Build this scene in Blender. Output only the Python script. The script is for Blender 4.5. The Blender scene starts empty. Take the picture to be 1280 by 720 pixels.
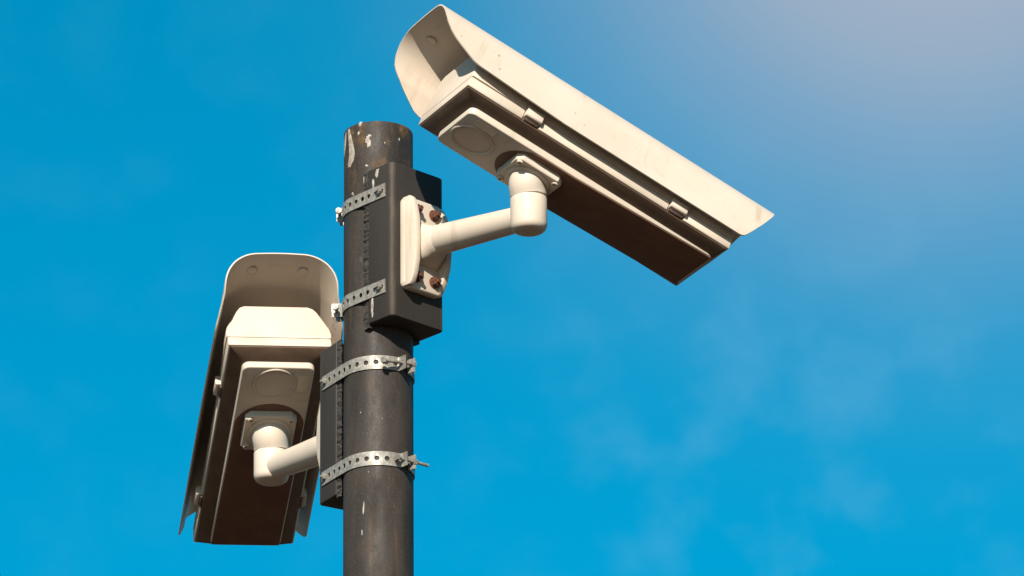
import bpy, bmesh, math, random
from mathutils import Matrix, Vector

# ------------------------------------------------------------------ camera, sky, sun, exposure
sc = bpy.context.scene
R = math.radians
PITCH = R(22.0)          # the photographer looks up at the pole head
DIST = 8.1               # metres from lens to the pole axis
FPX = 8100.0             # focal length in photo pixels (1280 wide)
EYE = 1.60
ZC = EYE + DIST * math.sin(PITCH)      # height on the pole axis that meets the picture's middle row
cd = bpy.data.cameras.new('camera')
cam = bpy.data.objects.new('camera', cd)
sc.collection.objects.link(cam)
cd.sensor_width = 36.0
cd.lens = 36.0 * FPX / 1280.0
cd.shift_x = 167.0 / 1280.0
cd.clip_end = 3000
cam.location = (0, -DIST * math.cos(PITCH), EYE)
cam.rotation_euler = (math.pi / 2 + PITCH, 0, 0)
sc.camera = cam

SUN_EL, SUN_AZ = R(28.5), R(-10.0)      # azimuth measured from behind the photographer, + to the right
sun_dir = Vector((math.cos(SUN_EL) * math.sin(SUN_AZ), -math.cos(SUN_EL) * math.cos(SUN_AZ), math.sin(SUN_EL)))

w = bpy.data.worlds.new('World')
sc.world = w
w.use_nodes = True
nt = w.node_tree
nt.nodes.clear()
N = nt.nodes.new
L = nt.links.new
out = N('ShaderNodeOutputWorld')
bg = N('ShaderNodeBackground')
sky = N('ShaderNodeTexSky')
sky.sky_type = 'NISHITA'
sky.sun_disc = False
sky.sun_elevation = SUN_EL
sky.sun_rotation = math.pi - SUN_AZ
sky.air_density = 1.0
sky.dust_density = 0.3
sky.ozone_density = 3.0
bg.inputs['Strength'].default_value = 0.072
tint = N('ShaderNodeMix'); tint.data_type = 'RGBA'; tint.blend_type = 'MULTIPLY'
tint.inputs[0].default_value = 1.0
tint.inputs[7].default_value = (1.0, 1.0, 1.0, 1)
deep = N('ShaderNodeHueSaturation')
deep.inputs['Hue'].default_value = 0.473
deep.inputs['Saturation'].default_value = 1.62
deep.inputs['Value'].default_value = 1.0
L(sky.outputs[0], deep.inputs['Color'])
L(deep.outputs[0], tint.inputs[6])
# pale flare glow painted into the sky up right, and faint cloud wisps
tc = N('ShaderNodeTexCoord')
def view_dir(px, py):
    x = (px - 473.0) / FPX
    y = (360.0 - py) / FPX
    d = Vector((0, math.cos(PITCH), math.sin(PITCH))) + Vector((1, 0, 0)) * x + Vector((0, -math.sin(PITCH), math.cos(PITCH))) * y
    return d.normalized()
nrm = N('ShaderNodeVectorMath'); nrm.operation = 'NORMALIZE'
L(tc.outputs['Generated'], nrm.inputs[0])
dst = N('ShaderNodeVectorMath'); dst.operation = 'DISTANCE'
L(nrm.outputs[0], dst.inputs[0])
dst.inputs[1].default_value = view_dir(1180, -230)
mr0 = N('ShaderNodeMapRange')
mr0.inputs[1].default_value = 0.0
mr0.inputs[2].default_value = 0.12
L(dst.outputs['Value'], mr0.inputs[0])
mr = N('ShaderNodeValToRGB')
mr.color_ramp.interpolation = 'EASE'
stops = [(0.0, 0.88), (0.10, 0.86), (0.31, 0.60), (0.415, 0.39), (0.515, 0.23), (0.60, 0.135), (0.675, 0.060), (0.82, 0.012), (0.97, 0.0)]
mr.color_ramp.interpolation = 'LINEAR'
el = mr.color_ramp.elements
el[0].position = stops[0][0]; el[1].position = stops[-1][0]
for p_, v_ in stops[1:-1]: el.new(p_)
for e_, (p_, v_) in zip(el, stops): e_.color = (v_, v_, v_, 1)
L(mr0.outputs[0], mr.inputs[0])
glow = N('ShaderNodeMix'); glow.data_type = 'RGBA'
L(mr.outputs[0], glow.inputs[0])
L(tint.outputs[2], glow.inputs[6])
glow.inputs[7].default_value = (3.95, 4.0, 4.45, 1)
mp = N('ShaderNodeMapping')
mp.inputs['Scale'].default_value = (1.0, 1.0, 1.1)
mp.inputs['Rotation'].default_value = (0, R(25), 0)
mp.inputs['Location'].default_value = (0.92, 0.2, 0.55)
L(nrm.outputs[0], mp.inputs[0])
nz = N('ShaderNodeTexNoise')
nz.inputs['Scale'].default_value = 70.0
nz.inputs['Detail'].default_value = 4.0
nz.inputs['Roughness'].default_value = 0.46
nz.inputs['Distortion'].default_value = 0.15
L(mp.outputs[0], nz.inputs['Vector'])
cr = N('ShaderNodeMapRange'); cr.interpolation_type = 'SMOOTHSTEP'
cr.inputs[1].default_value = 0.44
cr.inputs[2].default_value = 0.80
cr.inputs[3].default_value = 0.0
cr.inputs[4].default_value = 0.14
L(nz.outputs['Fac'], cr.inputs[0])
wd = N('ShaderNodeVectorMath'); wd.operation = 'DISTANCE'
L(nrm.outputs[0], wd.inputs[0])
wd.inputs[1].default_value = view_dir(1010, 530)
wr = N('ShaderNodeMapRange'); wr.interpolation_type = 'SMOOTHSTEP'
wr.inputs[1].default_value = 0.060
wr.inputs[2].default_value = 0.012
wr.inputs[3].default_value = 0.16
wr.inputs[4].default_value = 1.0
L(wd.outputs['Value'], wr.inputs[0])
wm = N('ShaderNodeMath'); wm.operation = 'MULTIPLY'
L(cr.outputs[0], wm.inputs[0]); L(wr.outputs[0], wm.inputs[1])
wisp = N('ShaderNodeMix'); wisp.data_type = 'RGBA'
L(wm.outputs[0], wisp.inputs[0])
L(glow.outputs[2], wisp.inputs[6])
wisp.inputs[7].default_value = (2.2, 4.6, 6.2, 1)
L(wisp.outputs[2], bg.inputs['Color'])
L(bg.outputs[0], out.inputs['Surface'])

sl = bpy.data.lights.new('sun', 'SUN')
sl.energy = 5.0
sl.angle = R(0.5)
sl.color = (1.0, 0.92, 0.80)
sun = bpy.data.objects.new('sun', sl)
sun.rotation_euler = sun_dir.to_track_quat('Z', 'Y').to_euler()
sun.location = (0, -3, 8)
sc.collection.objects.link(sun)

sc.view_settings.view_transform = 'Standard'
sc.view_settings.look = 'None'
sc.view_settings.exposure = 0.82
sc.view_settings.gamma = 1.0
sc.view_settings.use_curve_mapping = False
sc.render.engine = 'CYCLES'

# ------------------------------------------------------------------ helpers
random.seed(7)
MM = 0.001
WM = {}

def z_at(px_y, X, Y):
    """world height of the point above (X, Y) metres that shows on photo row px_y"""
    k = (360.0 - px_y) / FPX
    y = Y + DIST * math.cos(PITCH)
    t = math.atan(k) + PITCH
    return EYE + y * math.tan(t)

def new_obj(name, mesh, mat, parent=None, M=None):
    o = bpy.data.objects.new(name, mesh)
    sc.collection.objects.link(o)
    if mesh is not None and mat is not None and not mesh.materials:
        mesh.materials.append(mat)
    M = M or Matrix.Identity(4)
    if parent is not None:
        o.parent = parent
        o.matrix_parent_inverse = WM[parent].inverted()
    o.matrix_basis = M
    WM[o] = M.copy()
    return o

def tag(o, label=None, cat=None, group=None, kind=None):
    if label: o['label'] = label
    if cat: o['category'] = cat
    if group: o['group'] = group
    if kind: o['kind'] = kind
    return o

class MB:
    """collects geometry in millimetres"""
    def __init__(s):
        s.v = []; s.f = []
    def add(s, vs, fs, M=None):
        b = len(s.v)
        for p in vs:
            p = Vector(p)
            s.v.append(tuple(M @ p) if M is not None else tuple(p))
        s.f += [[b + i for i in f] for f in fs]
        return s
    def box(s, x0, x1, y0, y1, z0, z1, M=None):
        vs = [(x, y, z) for x in (x0, x1) for y in (y0, y1) for z in (z0, z1)]
        fs = [(0, 1, 3, 2), (4, 6, 7, 5), (0, 4, 5, 1), (2, 3, 7, 6), (0, 2, 6, 4), (1, 5, 7, 3)]
        return s.add(vs, fs, M)
    def loft(s, rings, caps=True, M=None):
        n = len(rings[0]); vs = [p for r in rings for p in r]; fs = []
        for i in range(len(rings) - 1):
            for j in range(n):
                k = (j + 1) % n
                fs.append((i * n + j, i * n + k, (i + 1) * n + k, (i + 1) * n + j))
        if caps:
            fs.append(tuple(reversed(range(n))))
            fs.append(tuple((len(rings) - 1) * n + j for j in range(n)))
        return s.add(vs, fs, M)
    def tube(s, pts, rad, n=24, caps=True):
        """round tube along a polyline; rad per point"""
        pts = [Vector(p) for p in pts]; rings = []
        up = None
        for i, p in enumerate(pts):
            a = pts[max(i - 1, 0)]; b = pts[min(i + 1, len(pts) - 1)]
            t = (b - a).normalized()
            if up is None:
                up = t.orthogonal().normalized()
            up = (up - t * up.dot(t)).normalized()
            sd = t.cross(up)
            rings.append([p + (up * math.cos(2 * math.pi * j / n) + sd * math.sin(2 * math.pi * j / n)) * rad[i] for j in range(n)])
        return s.loft(rings, caps)
    def mesh(s, name, sharp=35, bevel=0, seg=2, bangle=40):
        me = bpy.data.meshes.new(name)
        me.from_pydata([tuple(c * MM for c in p) for p in s.v], [], s.f)
        bm = bmesh.new(); bm.from_mesh(me)
        bmesh.ops.recalc_face_normals(bm, faces=bm.faces)
        if bevel:
            ed = [e for e in bm.edges if len(e.link_faces) == 2 and e.calc_face_angle(0) > R(bangle)]
            bmesh.ops.bevel(bm, geom=ed, offset=bevel * MM, segments=seg, profile=0.5, affect='EDGES', clamp_overlap=True)
        bm.to_mesh(me); bm.free()
        me.shade_smooth()
        me.set_sharp_from_angle(angle=R(sharp))
        return me

def rrect(hx, hy, r, z, n=6, cx=0, cy=0):
    pts = []
    for sx, sy, a0 in ((1, 1, 0), (-1, 1, 90), (-1, -1, 180), (1, -1, 270)):
        for i in range(n + 1):
            a = R(a0 + 90.0 * i / n)
            pts.append((cx + sx * (hx - r) + r * math.cos(a), cy + sy * (hy - r) + r * math.sin(a), z))
    return pts

# ------------------------------------------------------------------ materials
def mat(name):
    m = bpy.data.materials.new(name)
    m.use_nodes = True
    t = m.node_tree
    return m, t, t.nodes['Principled BSDF']

def nd(t, kind, **kw):
    n = t.nodes.new(kind)
    for k, v in kw.items():
        if k in n.inputs: n.inputs[k].default_value = v
        else: setattr(n, k, v)
    return n

def noise(t, coord, scale, detail=4, rough=0.55, dist=0.0):
    n = nd(t, 'ShaderNodeTexNoise')
    n.inputs['Scale'].default_value = scale; n.inputs['Detail'].default_value = detail
    n.inputs['Roughness'].default_value = rough; n.inputs['Distortion'].default_value = dist
    t.links.new(coord, n.inputs['Vector'])
    return n.outputs['Fac']

def ramp(t, fac, lo, hi, a=0.0, b=1.0):
    n = nd(t, 'ShaderNodeMapRange'); n.interpolation_type = 'SMOOTHSTEP'
    n.inputs[1].default_value = lo; n.inputs[2].default_value = hi
    n.inputs[3].default_value = a; n.inputs[4].default_value = b
    t.links.new(fac, n.inputs[0])
    return n.outputs[0]

def mix(t, fac, a, b):
    n = nd(t, 'ShaderNodeMix'); n.data_type = 'RGBA'
    for k, v in ((0, fac), (6, a), (7, b)):
        if isinstance(v, (tuple, list)): n.inputs[k].default_value = (*v, 1)
        elif isinstance(v, (int, float)): n.inputs[k].default_value = v
        else: t.links.new(v, n.inputs[k])
    return n.outputs[2]

def mul(t, a, b):
    n = nd(t, 'ShaderNodeMath'); n.operation = 'MULTIPLY'
    for k, v in ((0, a), (1, b)):
        if isinstance(v, (int, float)): n.inputs[k].default_value = v
        else: t.links.new(v, n.inputs[k])
    return n.outputs[0]

def bump(t, b, h, strength, dist=0.001):
    n = nd(t, 'ShaderNodeBump')
    n.inputs['Strength'].default_value = strength; n.inputs['Distance'].default_value = dist
    t.links.new(h, n.inputs['Height'])
    t.links.new(n.outputs[0], b.inputs['Normal'])

def stretched(t, coord, sc_):
    n = nd(t, 'ShaderNodeMapping'); n.inputs['Scale'].default_value = sc_
    t.links.new(coord, n.inputs[0])
    return n.outputs[0]

def make_cream():
    m, t, b = mat('cream_paint')
    c = t.nodes.new('ShaderNodeTexCoord').outputs['Object']
    big = noise(t, c, 9, 5, 0.6)
    fine = noise(t, c, 160, 3, 0.6)
    base = mix(t, ramp(t, big, 0.35, 0.7), (0.505, 0.43, 0.352), (0.46, 0.382, 0.303))
    grime = mul(t, ramp(t, noise(t, stretched(t, c, (14, 60, 14)), 1.6, 5, 0.62), 0.56, 0.80), 0.35)
    base = mix(t, grime, base, (0.34, 0.265, 0.175))
    streak = mul(t, ramp(t, noise(t, stretched(t, c, (75, 10, 7)), 1.0, 4, 0.6), 0.55, 0.78), ramp(t, noise(t, c, 14, 3, 0.5), 0.45, 0.62))
    base = mix(t, mul(t, streak, 0.6), base, (0.32, 0.245, 0.165))
    vo = nd(t, 'ShaderNodeTexVoronoi'); vo.inputs['Scale'].default_value = 75
    t.links.new(c, vo.inputs['Vector'])
    keep = ramp(t, noise(t, c, 22, 2, 0.5), 0.60, 0.66)
    speck = mul(t, mul(t, ramp(t, vo.outputs['Distance'], 0.16, 0.08), keep), 0.75)
    base = mix(t, speck, base, (0.22, 0.155, 0.09))
    t.links.new(base, b.inputs['Base Color'])
    t.links.new(ramp(t, big, 0.3, 0.7, 0.46, 0.60), b.inputs['Roughness'])
    b.inputs['Specular IOR Level'].default_value = 0.35
    bump(t, b, fine, 0.10, 0.0006)
    return m

def make_pole_paint():
    m, t, b = mat('weathered_pole_paint')
    tcn = t.nodes.new('ShaderNodeTexCoord')
    c = tcn.outputs['Object']
    sep = nd(t, 'ShaderNodeSeparateXYZ'); t.links.new(c, sep.inputs[0])
    z = sep.outputs['Z']
    base = mix(t, ramp(t, noise(t, stretched(t, c, (1, 1, 0.25)), 30, 6, 0.6), 0.35, 0.68), (0.0205, 0.0168, 0.0142), (0.037, 0.0295, 0.0238))
    dusty = ramp(t, noise(t, c, 420, 3, 0.7), 0.52, 0.70)
    base = mix(t, mul(t, dusty, 0.45), base, (0.068, 0.056, 0.045))
    # rust where the paint has gone near the open top
    top = ramp(t, z, -0.125, -0.005)
    rust_n = noise(t, stretched(t, c, (1, 1, 0.45)), 38, 7, 0.68)
    rust = mul(t, ramp(t, rust_n, 0.43, 0.60), top)
    rc = mix(t, ramp(t, noise(t, c, 130, 4, 0.6), 0.4, 0.65), (0.062, 0.033, 0.015), (0.140, 0.082, 0.034))
    base = mix(t, mul(t, rust, 0.85), base, rc)
    runs = mul(t, ramp(t, noise(t, stretched(t, c, (1, 1, 0.07)), 70, 5, 0.6), 0.55, 0.72), ramp(t, noise(t, c, 12, 3, 0.5), 0.42, 0.60))
    base = mix(t, mul(t, runs, 0.55), base, (0.085, 0.048, 0.024))
    # pale chips
    chip = mul(t, ramp(t, noise(t, stretched(t, c, (1, 1, 0.5)), 75, 5, 0.62), 0.675, 0.70), ramp(t, z, -0.19, -0.03, 0.06, 1.0))
    base = mix(t, chip, base, (0.40, 0.32, 0.22))
    t.links.new(base, b.inputs['Base Color'])
    t.links.new(ramp(t, rust_n, 0.3, 0.7, 0.48, 0.78), b.inputs['Roughness'])
    b.inputs['Specular IOR Level'].default_value = 0.2
    bump(t, b, noise(t, c, 260, 5, 0.65), 0.35, 0.0008)
    return m

def make_dark_box():
    m, t, b = mat('dark_box_paint')
    c = t.nodes.new('ShaderNodeTexCoord').outputs['Object']
    base = mix(t, ramp(t, noise(t, stretched(t, c, (1, 1, 0.3)), 24, 6, 0.6), 0.35, 0.7), (0.0255, 0.0215, 0.0182), (0.0305, 0.0255, 0.0212))
    base = mix(t, mul(t, ramp(t, noise(t, c, 500, 2, 0.7), 0.56, 0.72), 0.35), base, (0.050, 0.043, 0.037))
    # paint rubbed thin along the two front corners
    sep = nd(t, 'ShaderNodeSeparateXYZ'); t.links.new(c, sep.inputs[0])
    ab = nd(t, 'ShaderNodeMath'); ab.operation = 'ABSOLUTE'; t.links.new(sep.outputs['Y'], ab.inputs[0])
    ad = nd(t, 'ShaderNodeMath'); ad.operation = 'ADD'; t.links.new(sep.outputs['X'], ad.inputs[0]); t.links.new(ab.outputs[0], ad.inputs[1])
    edge = mul(t, ramp(t, ad.outputs[0], 0.1095, 0.1130), ramp(t, noise(t, stretched(t, c, (1, 1, 0.35)), 60, 4, 0.6), 0.35, 0.6, 0.25, 1.0))
    base = mix(t, mul(t, edge, 0.55), base, (0.085, 0.062, 0.045))
    t.links.new(base, b.inputs['Base Color'])
    b.inputs['Roughness'].default_value = 0.6
    b.inputs['Specular IOR Level'].default_value = 0.2
    bump(t, b, noise(t, c, 330, 4, 0.6), 0.22, 0.0006)
    return m

def make_galv():
    m, t, b = mat('galvanised_steel')
    c = t.nodes.new('ShaderNodeTexCoord').outputs['Object']
    vo = nd(t, 'ShaderNodeTexVoronoi'); vo.inputs['Scale'].default_value = 220
    t.links.new(c, vo.inputs['Vector'])
    base = mix(t, ramp(t, vo.outputs['Distance'], 0.1, 0.7), (0.30, 0.275, 0.24), (0.20, 0.185, 0.16))
    base = mix(t, mul(t, ramp(t, noise(t, c, 45, 5, 0.65), 0.45, 0.7), 0.6), base, (0.12, 0.10, 0.08))
    t.links.new(base, b.inputs['Base Color'])
    b.inputs['Metallic'].default_value = 0.25
    t.links.new(ramp(t, noise(t, c, 90, 4, 0.6), 0.3, 0.7, 0.38, 0.62), b.inputs['Roughness'])
    bump(t, b, noise(t, c, 400, 3, 0.6), 0.15, 0.0005)
    return m

def make_simple(name, a, bcol, scale, rough, metal=0.0, bmp=0.3):
    m, t, b = mat(name)
    c = t.nodes.new('ShaderNodeTexCoord').outputs['Object']
    t.links.new(mix(t, ramp(t, noise(t, c, scale, 5, 0.65), 0.38, 0.64), a, bcol), b.inputs['Base Color'])
    b.inputs['Roughness'].default_value = rough
    b.inputs['Metallic'].default_value = metal
    bump(t, b, noise(t, c, scale * 3, 4, 0.6), bmp, 0.0008)
    return m

CREAM = make_cream()
POLE = make_pole_paint()
BOXM = make_dark_box()
GALV = make_galv()
RUST = make_simple('rusty_steel', (0.055, 0.017, 0.009), (0.13, 0.045, 0.018), 190, 0.75)
RUBBER = make_simple('black_foam', (0.005, 0.005, 0.005), (0.050, 0.042, 0.034), 330, 0.85, 0, 0.8)
FLAKE = make_simple('pale_stain', (0.34, 0.30, 0.25), (0.20, 0.17, 0.135), 120, 0.8)
PLASTIC = make_simple('aged_plastic', (0.57, 0.48, 0.37), (0.52, 0.43, 0.32), 60, 0.55)
GROUND = make_simple('ground_surface', (0.072, 0.043, 0.026), (0.054, 0.033, 0.020), 3, 0.9)
DARK = make_simple('dark_steel', (0.050, 0.030, 0.022), (0.085, 0.050, 0.034), 150, 0.6, 0.3)
PAN_SHADE = make_simple('pan_painted_shade', (0.085, 0.050, 0.030), (0.110, 0.067, 0.040), 40, 0.65, 0, 0.1)  # underside shade put into the pan's colour, darker than its cream rim
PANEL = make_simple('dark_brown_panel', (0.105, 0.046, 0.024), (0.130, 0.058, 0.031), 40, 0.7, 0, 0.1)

# ------------------------------------------------------------------ ground (below the picture) and pole
g = MB(); g.loft([[(600000 * math.cos(2 * math.pi * i / 64), 600000 * math.sin(2 * math.pi * i / 64), z) for i in range(64)] for z in (-400, 0)])
tag(new_obj('ground', g.mesh('ground'), GROUND), kind='structure')

PR = 43.5
ZTOP = z_at(168, 0, 0)
def ring(r, z, n=96): return [(r * math.cos(2 * math.pi * i / n), r * math.sin(2 * math.pi * i / n), z) for i in range(n)]
pm = MB()
H = ZTOP * 1000
zs = [-H + 0.3, -H + 600, -1200, -600, -300, -150, -60, -20, -4, -1.2]
prof = [(PR, z) for z in zs] + [(PR - 0.4, -0.3), (PR - 1.2, 0), (PR - 4, 0), (PR - 4.6, -1), (PR - 4.6, -400), (PR - 4.6, -H + 0.3)]
pm.loft([ring(r, z) for r, z in prof], caps=False)
pole = new_obj('pole', pm.mesh('pole', 40), POLE, None, Matrix.Translation((0, 0, ZTOP)))
tag(pole, 'dark brown weathered steel pole with a rusty chipped open top', 'pole')

def patch(name, outline, surf, matl, parent, off=0.5):
    """thin irregular film laid on a surface: outline in (u, v) mm, surf(u, v, off) -> point in metres"""
    n = len(outline)
    cx = sum(p[0] for p in outline) / n; cy = sum(p[1] for p in outline) / n
    mb = MB()
    rings = []
    for k, o_ in ((1.0, 0.05), (0.82, off), (0.4, off)):
        rings.append([tuple(1000 * c for c in surf(cx + (u - cx) * k, cy + (v - cy) * k, o_)) for u, v in outline])
    mb.loft(rings, caps=False)
    mb.f.append([2 * n + j for j in range(n)])
    return new_obj(name, mb.mesh(name, 60), matl, parent, Matrix.Identity(4))

def blob(u, v, ru, rv, seed, n=18, lean=0.0):
    rd = random.Random(seed); pts = []
    for i in range(n):
        a = 2 * math.pi * i / n
        k = (0.55 + 0.75 * rd.random()) * (1 + 0.25 * math.sin(2 * a + seed))
        vv = math.sin(a) * rv * k
        pts.append((u + math.cos(a) * ru * k + lean * vv, v + vv))
    return pts

def pole_surf(u, v, o):      # u: photo px offset from the pole's middle, v: mm below the rim
    s = max(-0.999, min(0.999, u / PR))
    a = math.asin(s)
    r = (PR + o) * MM
    return (r * math.sin(a), -r * math.cos(a), ZTOP - v * MM)

def drip(u0, v0, v1, w0, w1, seed):
    rd = random.Random(seed); k = 9; a = []; b = []
    for i in range(k + 1):
        f_ = i / k
        ww = (w0 + (w1 - w0) * f_) * (0.75 + 0.5 * rd.random()) * (0.35 if i in (0, k) else 1)
        c_ = u0 + rd.uniform(-0.7, 0.7)
        a.append((c_ - ww, v0 + (v1 - v0) * f_)); b.append((c_ + ww, v0 + (v1 - v0) * f_))
    return a + b[::-1]

for i, ol in enumerate([
        [(-38.5, 3), (-36.5, 2), (-34, 14), (-31.5, 27), (-29.5, 40), (-31, 48), (-35, 56), (-38, 54), (-36.5, 40), (-37, 25), (-38.2, 12)],
        [(-42.9, 12), (-42.0, 6), (-40.2, 3), (-40.4, 14), (-41.4, 26), (-42.8, 36), (-43.1, 26)],
        blob(-23, 2, 2.0, 3.6, 3), blob(-13, 26, 4.0, 6.5, 5), blob(-11, 20, 2.2, 3.0, 8), blob(26, 22, 1.1, 1.8, 11),
        blob(-18, 79, 0.9, 4.0, 17), blob(-15, 60, 2.0, 2.0, 19),
        blob(-25, 14, 1.4, 2.2, 23), blob(8, 30, 0.9, 1.4, 29), blob(-32, 94, 1.6, 2.4, 31)]):
    patch('paint_flake', ol, pole_surf, FLAKE, pole, 0.5)
for i, (u, v, a_, b_) in enumerate([(-18, 515, 1.1, 8), (-20, 548, 0.9, 3), (-12, 470, 0.5, 1.2), (5, 400, 0.5, 1.0), (14, 330, 0.6, 1.1), (-22, 390, 0.5, 1.2)]):
    patch('paint_flake', blob(u, v, a_, b_, 60 + i), pole_surf, FLAKE, pole, 0.4)

# ------------------------------------------------------------------ mounting boxes
A1 = R(47.7); A2 = R(60.0)
n1 = Vector((math.cos(A1), -math.sin(A1), 0)); t1 = Vector((-math.sin(A1), -math.cos(A1), 0))
n2 = Vector((-math.cos(A2), math.sin(A2), 0)); t2 = Vector((-math.sin(A2), -math.cos(A2), 0))
AF, AB, HB = 73.5, 29.0, 44.0         # front face, back edge, half width

def frame(n, t, origin):
    M = Matrix.Identity(4)
    for i in range(3):
        M[i][0] = n[i]; M[i][1] = t[i]; M[i][3] = origin[i]
    M[2][2] = 1.0
    # right-handed check: n x t must be +z
    if n.cross(t).z < 0:
        for i in range(3): M[i][1] = -M[i][1]
    return M

def make_box(n, t, ytop, ybot, label, group):
    c = (n * AF + t * HB) * MM
    zt = z_at(ytop, c.x, c.y); zb = z_at(ybot, c.x, c.y)
    h = (zt - zb) * 500.0
    M = frame(n, t, (0, 0, (zt + zb) / 2))
    root = new_obj('mounting_box', None, None, None, M)
    tag(root, label, 'mounting box', group)
    # outline in (a, b): rounded outer corners, saddle cut to the pole at the back
    ol = []
    r = 6.0
    for sx, a0 in ((-1, -90), (1, 0)):
        for i in range(7):
            a = R(a0 + 90.0 * i / 6)
            ol.append((AF - r + r * math.cos(a), sx * (HB - r) + r * math.sin(a)))
    ol.append((AB, HB))
    rr = 44.0; a_in = math.acos(AB / rr)
    for i in range(25):
        a = a_in - 2 * a_in * i / 24
        ol.append((rr * math.cos(a), rr * math.sin(a)))
    ol.append((AB, -HB))
    mb = MB()
    mb.loft([[(x, y, z) for x, y in ol] for z in (-h, h)])
    new_obj('box_body', mb.mesh('box_body', 30, bevel=2.2, seg=3, bangle=60), BOXM, root, M)
    # crumbly foam strip squeezed out between box edge and pole
    for sgn in (1, -1):
        rd = random.Random(5 if sgn > 0 else 9)
        gm = MB(); rings = []
        k = 90
        for i in range(k + 1):
            z = -h - 4 + (2 * h + 4) * i / k
            q = rd.uniform(-1.6, 1.6); p = rd.uniform(-1.4, 1.8)
            rings.append([(AB + 0.5, sgn * 34.5, z), (AB + 0.5, sgn * (HB - 1.4), z), (AB - 6 + q, sgn * (HB - 1.8 + p), z + rd.uniform(-0.8, 0.8)),
                          (AB - 10 + q, sgn * (HB - 2.5 + p * 0.6), z), (AB - 9.5 + q * 0.5, sgn * 40.6, z)])
        gm.loft(rings)
        new_obj('gasket', gm.mesh('gasket', 20), RUBBER, root, M)
    return root, M, h

box1, MB1, H1 = make_box(n1, t1, 200.5, 393, 'dark mounting box strapped nearer the pole top, its bolted front face and corner in sun', 'mounting boxes on the pole')
box2, MB2, H2 = make_box(n2, t2, 441, 632, 'dark mounting box strapped lower on the pole, its narrow side crossed by two straps', 'mounting boxes on the pole')

# pale runs on the upper box
def box1_side(u, v, o):      # u: a, v: mm below the box top, on the +t face
    p = n1 * u + t1 * (HB + o)
    return (p.x * MM, p.y * MM, MB1[2][3] + (H1 - v) * MM)
patch('stain_run', drip(37, 160, 200, 2.6, 1.6, 3), box1_side, FLAKE, box1, 0.4)
patch('stain_run', blob(46, 8, 3.5, 6, 41), box1_side, FLAKE, box1, 0.4)
patch('stain_run', drip(39, 14, 40, 1.8, 2.4, 7), box1_side, FLAKE, box1, 0.4)

# ------------------------------------------------------------------ perforated straps
def band_mesh(name, path, half, hole, pitch, thick, ears=None):
    """flat strip with punched holes following path [(x, y)...] (mm, in the n/t plane)"""
    P = [Vector((p[0], p[1], 0)) for p in path]
    cum = [0.0]
    for i in range(1, len(P)): cum.append(cum[-1] + (P[i] - P[i - 1]).length)
    def at(s):
        s = max(0.0, min(cum[-1] - 1e-6, s))
        lo = 0
        while cum[lo + 1] <= s: lo += 1
        f_ = (s - cum[lo]) / (cum[lo + 1] - cum[lo])
        d = (P[lo + 1] - P[lo]).normalized()
        return P[lo].lerp(P[lo + 1], f_), Vector((d.y, -d.x, 0))
    tot = cum[-1]; ncell = max(1, round(tot / pitch)); pl = tot / ncell
    mb = MB(); K = 16
    uv = []; faces = []
    for c in range(ncell):
        s0 = c * pl; mid = s0 + pl / 2
        b = len(uv)
        for j in range(K):
            a = 2 * math.pi * j / K
            uv.append((mid + hole * math.cos(a), hole * math.sin(a)))
        for j in range(K):
            a = 2 * math.pi * j / K
            ca, sa = math.cos(a), math.sin(a)
            k = min(pl / 2 / max(abs(ca), 1e-9), half / max(abs(sa), 1e-9))
            uv.append((mid + k * ca, k * sa))
        cor = []
        for sx, sy in ((1, 1), (-1, 1), (-1, -1), (1, -1)):
            cor.append(len(uv)); uv.append((mid + sx * pl / 2, sy * half))
        ca_ = math.degrees(math.atan2(half, pl / 2))
        cang = [ca_, 180 - ca_, 180 + ca_, 360 - ca_]
        for j in range(K):
            j2 = (j + 1) % K
            a0 = 360.0 * j / K; a1 = 360.0 * (j + 1) / K
            ins = [cor[q] for q in range(4) if a0 < cang[q] < a1]
            faces.append([b + j, b + K + j] + ins + [b + K + j2, b + j2])
    vs = []
    for off in (0.0, thick):
        for s, v in uv:
            p, nn = at(s)
            vs.append(p + nn * off + Vector((0, 0, v)))
    m = len(uv)
    fs = [list(reversed(f)) for f in faces] + [[i + m for i in f] for f in faces]
    # walls: hole rims and outer rims
    from collections import Counter
    key = {}
    def kk(i): return (round(uv[i][0], 3), round(uv[i][1], 3))
    cnt = Counter()
    for f in faces:
        for i in range(len(f)):
            cnt[frozenset((kk(f[i]), kk(f[(i + 1) % len(f)])))] += 1
    for f in faces:
        for i in range(len(f)):
            p, q = f[i], f[(i + 1) % len(f)]
            if cnt[frozenset((kk(p), kk(q)))] == 1:
                fs.append([p, q, q + m, p + m])
    mb.add(vs, fs)
    me = bpy.data.meshes.new(name)
    me.from_pydata([tuple(c * MM for c in p) for p in mb.v], [], mb.f)
    bm = bmesh.new(); bm.from_mesh(me)
    bmesh.ops.remove_doubles(bm, verts=bm.verts, dist=2e-5)
    bmesh.ops.recalc_face_normals(bm, faces=bm.faces)
    bm.to_mesh(me); bm.free()
    me.shade_smooth(); me.set_sharp_from_angle(angle=R(35))
    return me

def hexrod(mb, p, d, length, r, hr, hl, n=12):
    """bolt: shank from p along d and a hexagonal head at p"""
    p = Vector(p); d = Vector(d).normalized()
    mb.tube([p, p + d * length], [r, r], n)
    mb.tube([p - d * hl, p - d * (hl - 0.8), p - d * 0.2], [hr * 0.9, hr, hr], 6)

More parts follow.
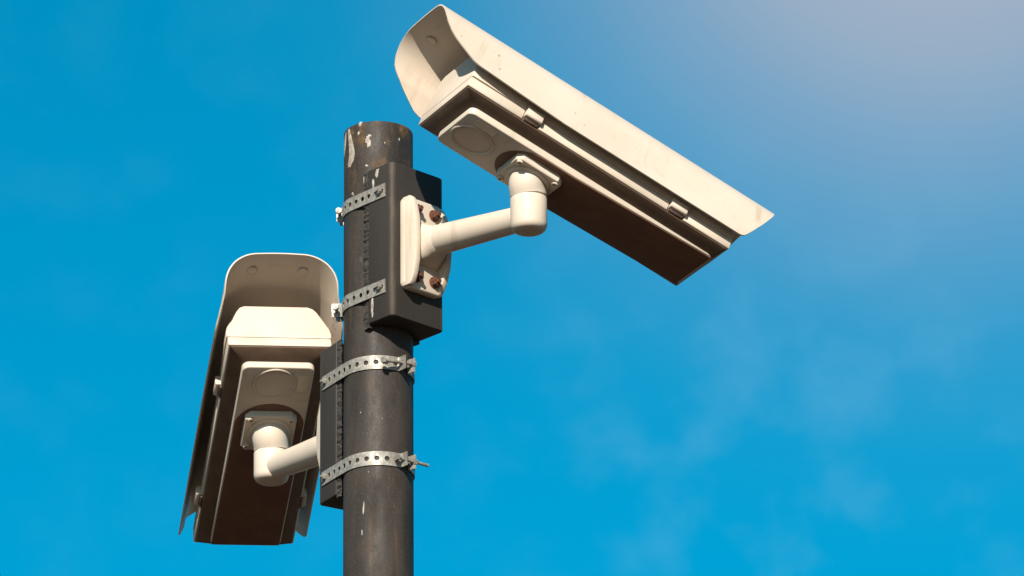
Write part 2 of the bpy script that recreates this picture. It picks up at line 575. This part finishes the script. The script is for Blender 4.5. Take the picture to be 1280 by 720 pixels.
def make_strap(n, t, row, ref, th_ear, label, M0, bolt_len, bolt_back, group, tiltz=0.0, ear_len=15.0, twist=0.0):
    """ref: (a, b) of the point whose photo row is given"""
    p = (n * ref[0] + t * ref[1]) * MM
    z = z_at(row, p.x, p.y)
    M = frame(n, t, (0, 0, z))
    root = new_obj('perforated_strap', None, None, None, M)
    tag(root, label, 'metal strap', group)
    rb = PR + 0.4; bb = HB + 0.35
    gap = 9.0
    # first half: box side, round the pole, then a lug bent outward
    path = [(62, bb), (40, bb), (20, bb), (8, bb - 0.1)]
    k = 26
    for i in range(k + 1):
        a = R(90) + (th_ear - R(90)) * i / k
        path.append((rb * math.cos(a), rb * math.sin(a)))
    rad = Vector((math.cos(th_ear), math.sin(th_ear), 0)); tan = Vector((-math.sin(th_ear), math.cos(th_ear), 0))
    e0 = rad * rb
    for q in (0.15, 0.5, 1.0):
        e = e0 + rad * ear_len * q + tan * 2.0 * min(1, q * 3)
        path.append((e.x, e.y))
    flip = n.cross(t).z < 0          # local y runs against t
    if flip: path = [(x, -y) for x, y in reversed(path)]
    new_obj('band', band_mesh('band', path, 9.0, 3.1, 12.6, 1.3), GALV, root, M)
    th2 = th_ear + gap / rb * 1.6
    rad2 = Vector((math.cos(th2), math.sin(th2), 0))
    e0 = rad2 * rb
    path2 = []
    for q in (1.0, 0.5, 0.15):
        e = e0 + rad2 * ear_len * q - tan * 1.5 * min(1, q * 3)
        path2.append((e.x, e.y))
    k = 26
    for i in range(k + 1):
        a = th2 + (R(270) - th2) * i / k
        path2.append((rb * math.cos(a), rb * math.sin(a)))
    path2 += [(8, -bb + 0.1), (20, -bb), (40, -bb), (62, -bb)]
    if flip: path2 = [(x, -y) for x, y in reversed(path2)]
    new_obj('band', band_mesh('band', path2, 9.0, 3.1, 12.6, 1.3), GALV, root, M)
    # clamp bolt through the two lugs
    if flip: rad = Vector((rad.x, -rad.y, 0)); tan = Vector((tan.x, -tan.y, 0))
    mid = rad * (rb + ear_len * 0.58)
    bt = MB()
    d = (tan + Vector((0, 0, tiltz))).normalized()
    hexrod(bt, mid - d * bolt_back, d, bolt_len, 2.1, 4.6, 3.4)
    bolt = new_obj('bolt', bt.mesh('bolt', 30), GALV, root, M)
    nm = MB()
    q = mid + d * (gap * 1.6 + 1.0)
    nm.tube([q, q + d * 3.6], [4.6, 4.6], 6)
    new_obj('nut', nm.mesh('nut', 30), GALV, root, M)
    # screws fixing both ends to the box sides
    for sg in (1, -1):
        sm = MB()
        hexrod(sm, (53, sg * (bb + 1.6), 0), (0, -sg, 0), 1.5, 2.0, 4.4, 4.0)
        sm.tube([(53, sg * (bb + 5), 0), (53, sg * (bb + 8.5), 0)], [1.9, 1.7], 10)
        new_obj('screw', sm.mesh('screw', 30), GALV, root, M)
    return root

SG = 'perforated straps round the pole'
make_strap(n1, t1, 246.5, (30, 44), R(137), 'perforated steel strap with pale drip, topmost of the four on the pole', MB1, 30, 10, SG, 0.0, 9)
make_strap(n1, t1, 366.0, (30, 44), R(139), 'perforated steel strap near the foot of the upper box, its lug reaching past the hood', MB1, 26, 9, SG, 0.0, 15)
make_strap(n2, t2, 453.0, (-37.7, 21.7), R(184), 'perforated steel strap across the pole just below the upper box', MB2, 42, 26, SG, 0.10, 14)
make_strap(n2, t2, 573.0, (-37.7, 21.7), R(187), 'perforated steel strap lowest on the pole, clamp bolt sticking out sideways', MB2, 46, 8, SG, 0.0, 13)

# ------------------------------------------------------------------ surveillance camera parts (x: toward the hood end, y: sideways, z: up; mm)
LEN = 389.0
def interp(x, pts):
    if x <= pts[0][0]: return pts[0][1]
    for (a, b), (c, d) in zip(pts, pts[1:]):
        if x <= c: return b + (d - b) * (x - a) / (c - a)
    return pts[-1][1]

MX = -137.0           # where the swivel plate sits along the housing
PZ = -18.0            # underside of the raised platform
LATCH_X = (-92.0, -308.0)

# base tray with notches for the latches
tray = MB()
def xrect(hy, x0, x1, r, z): # rounded rectangle in plan between x0 (rear) and x1 (front)
    return rrect((x1 - x0) / 2, hy, r, z, 4, (x0 + x1) / 2, 0)
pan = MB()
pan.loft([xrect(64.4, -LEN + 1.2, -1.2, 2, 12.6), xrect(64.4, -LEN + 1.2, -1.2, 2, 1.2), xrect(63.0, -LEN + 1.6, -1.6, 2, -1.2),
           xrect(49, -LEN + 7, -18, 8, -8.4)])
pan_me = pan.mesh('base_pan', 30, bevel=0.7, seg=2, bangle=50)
for sg in (1, -1):
    xs = [0.0]
    for lx in LATCH_X: xs += [lx + 12.5, lx - 12.5]
    xs.append(-LEN)
    for i in range(0, len(xs), 2):
        sec = [(54, 13.4), (66.0, 13.4), (66.0, 1.6), (65.2, 0.2), (63.6, 0.2), (60.0, 4.0)]
        tray.loft([[(x, sg * y, z) for y, z in sec] for x in (xs[i + 1], xs[i])])
for x0, x1 in ((-1.6, 0.15), (-LEN - 0.15, -LEN + 1.6)):     # end walls of the tray
    s = 1 if x1 > -1 else -1
    tray.loft([[(x, y, z) for y, z in ((-65.8, 13.3), (-65.8, 1.8), (-64.8, 0.1), (64.8, 0.1), (65.8, 1.8), (65.8, 13.3))] for x in (x0, x1)])
tray_me = tray.mesh('housing_base', 30, bevel=0.7, seg=2, bangle=50)

plat = MB()
plat.loft([xrect(46.5, -LEN + 8, -21, 9, -7.5), xrect(46.2, -LEN + 8, -21.2, 9, PZ + 1.5), xrect(45.7, -LEN + 8.5, -21.7, 8.6, PZ + 0.4), xrect(44.8, -LEN + 9.5, -22.6, 8, PZ)])
def lift(v):      # the platform gets shallower from the swivel to the far end
    x, y, z = v
    k = max(0.0, (MX - 42 - x) / (LEN + MX - 42))
    return (x, y, z + 7.6 * k * min(1.0, max(0.0, (z + 7.5) / (PZ + 7.5))))
def divide(mb, xs):
    bm = bmesh.new(); vv = [bm.verts.new(p) for p in mb.v]
    for f in mb.f: bm.faces.new([vv[i] for i in f])
    for x in xs:
        bmesh.ops.bisect_plane(bm, geom=bm.verts[:] + bm.edges[:] + bm.faces[:], plane_co=(x, 0, 0), plane_no=(1, 0, 0))
    bm.verts.index_update()
    mb.v = [tuple(v.co) for v in bm.verts]; mb.f = [[v.index for v in f.verts] for f in bm.faces]; bm.free()
    mb.v = [lift(v) for v in mb.v]
divide(plat, [MX - 42, MX - 120])
plat_me = plat.mesh('base_platform', 50)
# dark panel closing the rear of the platform, its front edge an arc round the swivel plate
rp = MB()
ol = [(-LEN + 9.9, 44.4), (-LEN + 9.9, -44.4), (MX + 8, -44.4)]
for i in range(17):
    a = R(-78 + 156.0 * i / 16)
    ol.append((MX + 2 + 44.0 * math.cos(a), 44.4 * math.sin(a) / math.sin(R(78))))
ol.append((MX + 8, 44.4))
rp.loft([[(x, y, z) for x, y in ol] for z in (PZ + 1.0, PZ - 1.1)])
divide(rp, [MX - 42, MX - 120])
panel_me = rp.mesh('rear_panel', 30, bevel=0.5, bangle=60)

disc = MB()
disc.loft([[(-52 + r * math.cos(2 * math.pi * i / 64), -3 + r * math.sin(2 * math.pi * i / 64), z) for i in range(64)] for r, z in ((28.2, PZ + 1), (28.2, PZ - 1.5), (27.4, PZ - 2.0), (26.4, PZ - 1.9), (25.6, PZ - 0.15), (23.5, PZ - 0.15), (22.6, PZ - 0.6))])
disc_me = disc.mesh('access_disc', 25)
lab = MB(); lab.box(-66, -36, 27, 40.5, PZ - 0.9, PZ + 0.5)
lab_me = lab.mesh('label_plate', 30, bevel=0.3)

# cover: trapezoid section, end cap a little fuller than the run behind it
def cover_sec(x, k):
    """k widens the section"""
    half = [(65.0, 14.0), (67.4, 14.6), (67.8, 22.0), (66.0, 30.0), (57.5, 48.0), (52.0, 59.0), (47.5, 64.6), (41.0, 67.5)]
    pts = [(x, y * k, 14 + (z - 14) * (1 if k > 0.99 else 0.985)) for y, z in half]
    return pts + [(x, -y * k, 14 + (z - 14) * (1 if k > 0.99 else 0.985)) for y, z in reversed(half)]
cov = MB()
def inset(x, d):
    return [(x, y * (1 - d / 65.0), z if z > 14.4 else z) if True else 0 for (_, y, z) in cover_sec(x, 1.0)]
def shrink(x, d):
    out_ = []
    for (_, y, z) in cover_sec(x, 1.0):
        out_.append((x, y * (1 - d / 65.0), 14 + (z - 14) * (1 - d / 47.0)))
    return out_
cov.loft([shrink(0.0, 2.4), shrink(-0.8, 0.8), shrink(-2.4, 0.0), shrink(-22, 0.0), shrink(-60, 1.2), shrink(-95, 2.4), shrink(-LEN + 2, 2.4), shrink(-LEN + 0.5, 3.6), shrink(-LEN, 5)])
cov_me = cov.mesh('housing_cover', 28)

# sunshield: bent sheet, lower edge lifting toward the hood
ST, SW, SB, SRAD = 97.0, 84.0, 14.0, 46.0
FRONT = [(0, -128), (2, -95), (4, -60), (6, -30), (8, 0), (10, 8), (16, 18), (22, 27.5), (27, 35), (32, 41.5), (38, 49), (46, 56), (57, 61), (70, 64.5), (81, 66)]
REAR = [(0, 0), (1, -3), (3, -6), (7, -9), (15, -14), (40, -28), (60, -38), (70, -42), (81, -44)]
FLARE = 12.0
half_sec = []
for u in (0, 0.6, 1.2, 2, 3, 4, 5, 6, 7, 8, 9, 10.5, 12, 14, 16, 19, 22, 25, 28, 30, 32, 33.5):
    half_sec.append((SW - FLARE * (u / 35.0), SB + u))
cy0 = SW - FLARE - SRAD; cz0 = ST - SRAD
for i in range(0, 15):
    a = R(90.0 * i / 14)
    half_sec.append((cy0 + SRAD * math.cos(a), cz0 + SRAD * math.sin(a)))
half_sec += [(cy0 * 0.66, ST + 0.5), (cy0 * 0.33, ST + 0.8)]
sec = half_sec + [(0, ST + 0.9)] + [(-y, z) for y, z in reversed(half_sec)]
NT = 22
def shield_layer(off):
    rows = []
    for i, (y, z) in enumerate(sec):
        a = Vector(sec[max(i - 1, 0)]); b = Vector(sec[min(i + 1, len(sec) - 1)])
        d = (b - a).normalized(); nn = Vector((d.y, -d.x))
        u = z - SB
        xf = interp(u, FRONT); xr = -LEN + interp(u, REAR)
        rows.append([(xr + (xf - xr) * (0.5 - 0.5 * math.cos(math.pi * j / NT)), y + nn.x * off, z + nn.y * off) for j in range(NT + 1)])
    return rows
sh = MB()
outer = shield_layer(0.9); inner = shield_layer(-0.9)
nr = len(sec); nc = NT + 1
vs = [p for r in outer for p in r] + [p for r in inner for p in r]
b2 = nr * nc; fs = []
for i in range(nr - 1):
    for j in range(nc - 1):
        q = [i * nc + j, i * nc + j + 1, (i + 1) * nc + j + 1, (i + 1) * nc + j]
        fs.append(q); fs.append([b2 + k for k in reversed(q)])
for i in range(nr - 1):
    for j in (0, nc - 1):
        fs.append([i * nc + j, (i + 1) * nc + j, b2 + (i + 1) * nc + j, b2 + i * nc + j])
for i in (0, nr - 1):
    for j in range(nc - 1):
        fs.append([i * nc + j, i * nc + j + 1, b2 + i * nc + j + 1, b2 + i * nc + j])
sh.add(vs, fs)
sh_me = sh.mesh('sunshield', 50)

# rivet rings pressed in the hood roof
rv = MB()
rings = []
for r, z in ((7.0, ST + 0.2), (7.0, ST - 1.3), (6.2, ST - 1.7), (5.4, ST - 1.2)):
    rings.append([(r * math.cos(2 * math.pi * i / 28), r * math.sin(2 * math.pi * i / 28), z) for i in range(28)])
rv.loft(rings)
rv_me = rv.mesh('rivet', 30)

sp = MB()
sp.box(-9, 9, -9, 9, 64.0, ST + 0.1)
sp_me = sp.mesh('spacer', 30, bevel=1.5)

def latch_mesh(sg):
    mb = MB()
    s2 = [(60, 18.4), (70.6, 18.4), (72.4, 16.8), (72.8, 6.0), (71.6, 4.4), (66, 4.2), (60, 4.2)]
    mb.loft([[(x, sg * y, z) for y, z in s2] for x in (-11.5, 11.5)])
    return mb.mesh('latch', 30, bevel=0.8, seg=2, bangle=40)
latch_me = {s: latch_mesh(s) for s in (1, -1)}
def hook_mesh(sg):
    mb = MB()
    mb.loft([[(x, sg * y, z) for y, z in ((56.0, -0.6), (63.5, -0.4), (66.2, 0.8), (68.6, 5.2), (56.0, 5.2))] for x in (-9.6, 9.6)])
    return mb.mesh('hook', 30, bevel=0.7, seg=2, bangle=40)
hook_me = {s: hook_mesh(s) for s in (1, -1)}

mp_ = MB()
def cutrect(h, c, z):
    return [(MX + x, y, z) for x, y in ((h, -h + c), (h, h - c), (h - c, h), (-h + c, h), (-h, h - c), (-h, -h + c), (-h + c, -h), (h - c, -h))]
mp_.loft([cutrect(33, 7, PZ + 0.6), cutrect(33, 7, PZ - 9.2), cutrect(32.2, 7, PZ - 10.2)])
mp_.loft([[(MX + r * math.cos(2 * math.pi * i / 40), r * math.sin(2 * math.pi * i / 40), z) for i in range(40)] for r, z in ((28.5, PZ - 10), (28, PZ - 11.6), (26, PZ - 12.2))])
plate_me = mp_.mesh('mount_plate', 30, bevel=0.6, bangle=60)
scw = MB()
scw.loft([[(r * math.cos(2 * math.pi * i / 20), r * math.sin(2 * math.pi * i / 20), PZ + z) for i in range(20)] for r, z in ((4.6, -9.5), (4.6, -12.0), (3.9, -12.6), (2.4, -12.6), (2.4, -10.6))])
screw_me = scw.mesh('screw', 30)

# wall plate casting (x: out of the box face, y sideways, z up)
wp = MB()
wp.loft([[(x, y, z) for (y, z, _) in rrect(hy, hz, r, 0, 5)] for x, hy, hz, r in ((0.2, 31, 61, 8), (9, 31, 61, 8), (12, 29.5, 59.5, 8))])
for sg in (1, -1):
    if sg < 0:
        prf = [(4, -59.6), (17, -59.4), (21, -56), (25, -46), (29, -28), (30, 0), (29, 28), (25, 46), (21, 56), (17, 59.4), (4, 59.6)]
    else:
        prf = [(4, -59.6), (10, -59.4), (15, -54), (21, -44), (27, -27), (30, 0), (27, 27), (21, 44), (15, 54), (10, 59.4), (4, 59.6)]
    wp.loft([[(x, y, z) for x, z in prf] for y in (sg * 22.5, sg * 30.7)])
rings = []
for x, hy, hz, r in ((9, 23.5, 29, 5), (20, 22.5, 25, 9), (28, 21, 22, 15), (35, 19.6, 19.9, 19), (44, 18.9, 18.9, 18.8)):
    rings.append([(x, y, z) for (y, z, _) in rrect(hy, hz, r, 0, 6)])
wp.loft(rings)
wall_me = wp.mesh('wall_plate', 35, bevel=1.6, seg=2, bangle=50)
bl = MB()
bl.tube([(11.6, 0, 0), (13.4, 0, 0)], [7.6, 7.4], 24)
bl.tube([(13.2, 0, 0), (18.6, 0, 0), (19.8, 0, 0)], [6.0, 6.0, 5.0], 6)
bl.tube([(19.5, 0, 0), (23.5, 0, 0)], [3.2, 2.9], 12)
bolt_me = bl.mesh('bolt', 30)

def T(x, y, z): return Matrix.Translation((x * MM, y * MM, z * MM))

def make_camera(n, t, Mbox, Rm, Tc, Lfit, post_d, row_top, row_bot, zoff, label, group):
    """Rm: columns hood direction, side, up; Tc: middle of the housing's lower rim (mm, relative to the pole axis at height ZC)"""
    Mw = frame(n, t, (n.x * AF * MM, n.y * AF * MM, Mbox[2][3] + zoff * MM))
    root = new_obj('surveillance_camera', None, None, None, Mw)
    tag(root, label, 'surveillance camera', group)
    F = Vector((Rm[0][0], Rm[1][0], Rm[2][0])); W = Vector((Rm[0][1], Rm[1][1], Rm[2][1]))
    F.normalize(); W = (W - F * W.dot(F)).normalized(); U = F.cross(W)
    org = Vector((Tc[0], Tc[1], Tc[2])) * MM + Vector((0, 0, ZC)) + F * (Lfit / 2 * MM)
    MH = Matrix.Identity(4)
    for i in range(3):
        MH[i][0] = F[i]; MH[i][1] = W[i]; MH[i][2] = U[i]; MH[i][3] = org[i]
    new_obj('housing_base', tray_me, CREAM, root, MH)
    new_obj('base_pan', pan_me, PAN_SHADE, root, MH)
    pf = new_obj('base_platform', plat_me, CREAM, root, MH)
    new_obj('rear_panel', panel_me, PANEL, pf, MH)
    new_obj('access_disc', disc_me, CREAM, pf, MH)
    new_obj('label_plate', lab_me, PLASTIC, pf, MH)
    new_obj('housing_cover', cov_me, CREAM, root, MH)
    s_ = new_obj('sunshield', sh_me, CREAM, root, MH)
    for y in (-33, 33):
        new_obj('rivet', rv_me, CREAM, s_, MH @ T(36, y, -1.9))
    for x in (-70, -320):
        for y in (-24, 24):
            new_obj('spacer', sp_me, CREAM, root, MH @ T(x, y, 0))
    for lx in LATCH_X:
        for sg in (1, -1):
            la = new_obj('latch', latch_me[sg], CREAM, root, MH @ T(lx, 0, 0))
            new_obj('hook', hook_me[sg], DARK, la, MH @ T(lx, 0, 0))
    mpl = new_obj('mount_plate', plate_me, CREAM, root, MH)
    for sx in (1, -1):
        for sy in (1, -1):
            new_obj('screw', screw_me, RUST if False else CREAM, mpl, MH @ T(MX + sx * 25.8, sy * 25.8, 0))
    # swivel: upright socket on the arm's end, elbow head up to the plate
    P = n * post_d * MM
    Q = MH @ Vector((MX * MM, 0, (PZ - 12) * MM))
    P = Vector((P.x, P.y, 0))
    zt = z_at(row_top, P.x, P.y - 0.023); zb = z_at(row_bot, P.x, P.y - 0.023)
    print('post', [round(c * 1000) for c in P], 'plate', [round(c * 1000) for c in Q], 'zt', round(zt * 1000), 'zb', round(zb * 1000), 'plate in post xy', round((Q.xy - P.xy).length * 1000), 'gap', round((Q.z - zt) * 1000))
    r = 22.5
    so = MB()
    prof_ = [(r - 9, zb * 1000), (r - 5, zb * 1000 + 0.8), (r - 2, zb * 1000 + 3), (r - 0.6, zb * 1000 + 6), (r, zb * 1000 + 9), (r, zt * 1000 - 1.8), (r - 0.5, zt * 1000 - 0.9), (r - 2.2, zt * 1000 - 0.6)]
    so.loft([[(P.x * 1000 + a * math.cos(2 * math.pi * i / 56), P.y * 1000 + a * math.sin(2 * math.pi * i / 56), z) for i in range(56)] for a, z in prof_])
    I4 = Matrix.Identity(4)
    new_obj('swivel_socket', so.mesh('swivel_socket', 40), CREAM, root, I4)
    hd = MB(); pts = []; rad = []
    a = Vector((P.x, P.y, zt)) * 1000; b = (Q + U * 0.004) * 1000
    dist = (b - a).length
    c1 = a + Vector((0, 0, 1)) * dist * 0.45; c2 = b - U * dist * 0.45
    k = 20
    for i in range(k + 1):
        q = i / k
        p = a * (1 - q) ** 3 + c1 * 3 * q * (1 - q) ** 2 + c2 * 3 * q * q * (1 - q) + b * q ** 3
        pts.append(p); rad.append(r)
    rad[0] = r - 1.4; pts[0] = a + Vector((0, 0, 0.2))
    rad[1] = r - 0.1; pts[1] = a + Vector((0, 0, 1.6))
    hd.tube(pts, rad, 56)
    new_obj('swivel_head', hd.mesh('swivel_head', 40), CREAM, root, I4)
    # arm
    am = MB()
    s0 = Mw @ Vector((0.044, 0, 0)); e0 = Vector((P.x, P.y, zb * 0.55 + zt * 0.45))
    am.tube([s0 * 1000, s0.lerp(e0, 0.5) * 1000, e0 * 1000], [19.0, 17.2, 15.6], 48)
    new_obj('arm', am.mesh('arm', 40), CREAM, root, I4)
    wl = new_obj('wall_plate', wall_me, CREAM, root, Mw)
    for y in (-15, 15):
        for z in (-45, 45):
            new_obj('bolt', bolt_me, RUST, wl, Mw @ T(0, y, z))
    return root

CAM1 = ([[-0.82609, 0.45551, 0.33178], [-0.41402, -0.88999, 0.19105], [0.38231, 0.02046, 0.92381]], [238.2, -178.4, 62.6], 385.9)
CAM2 = ([[0.13438, 0.98656, -0.09291], [-0.92806, 0.15816, 0.33718], [0.34735, 0.04091, 0.93684]], [-150.7, 294.9, -102.5], 395.6)
G = 'surveillance cameras on the pole'
make_camera(n1, t1, MB1, *CAM1, 273.0, 238.5, 281.0, -4.0, 'cream surveillance camera by the pole top, its sunlit long side and dark underside showing', G)
make_camera(n2, t2, MB2, *CAM2, 273.0, 557.5, 595.0, 0.0, 'cream surveillance camera on the lower box, blank end cap facing out beneath its hood', G)
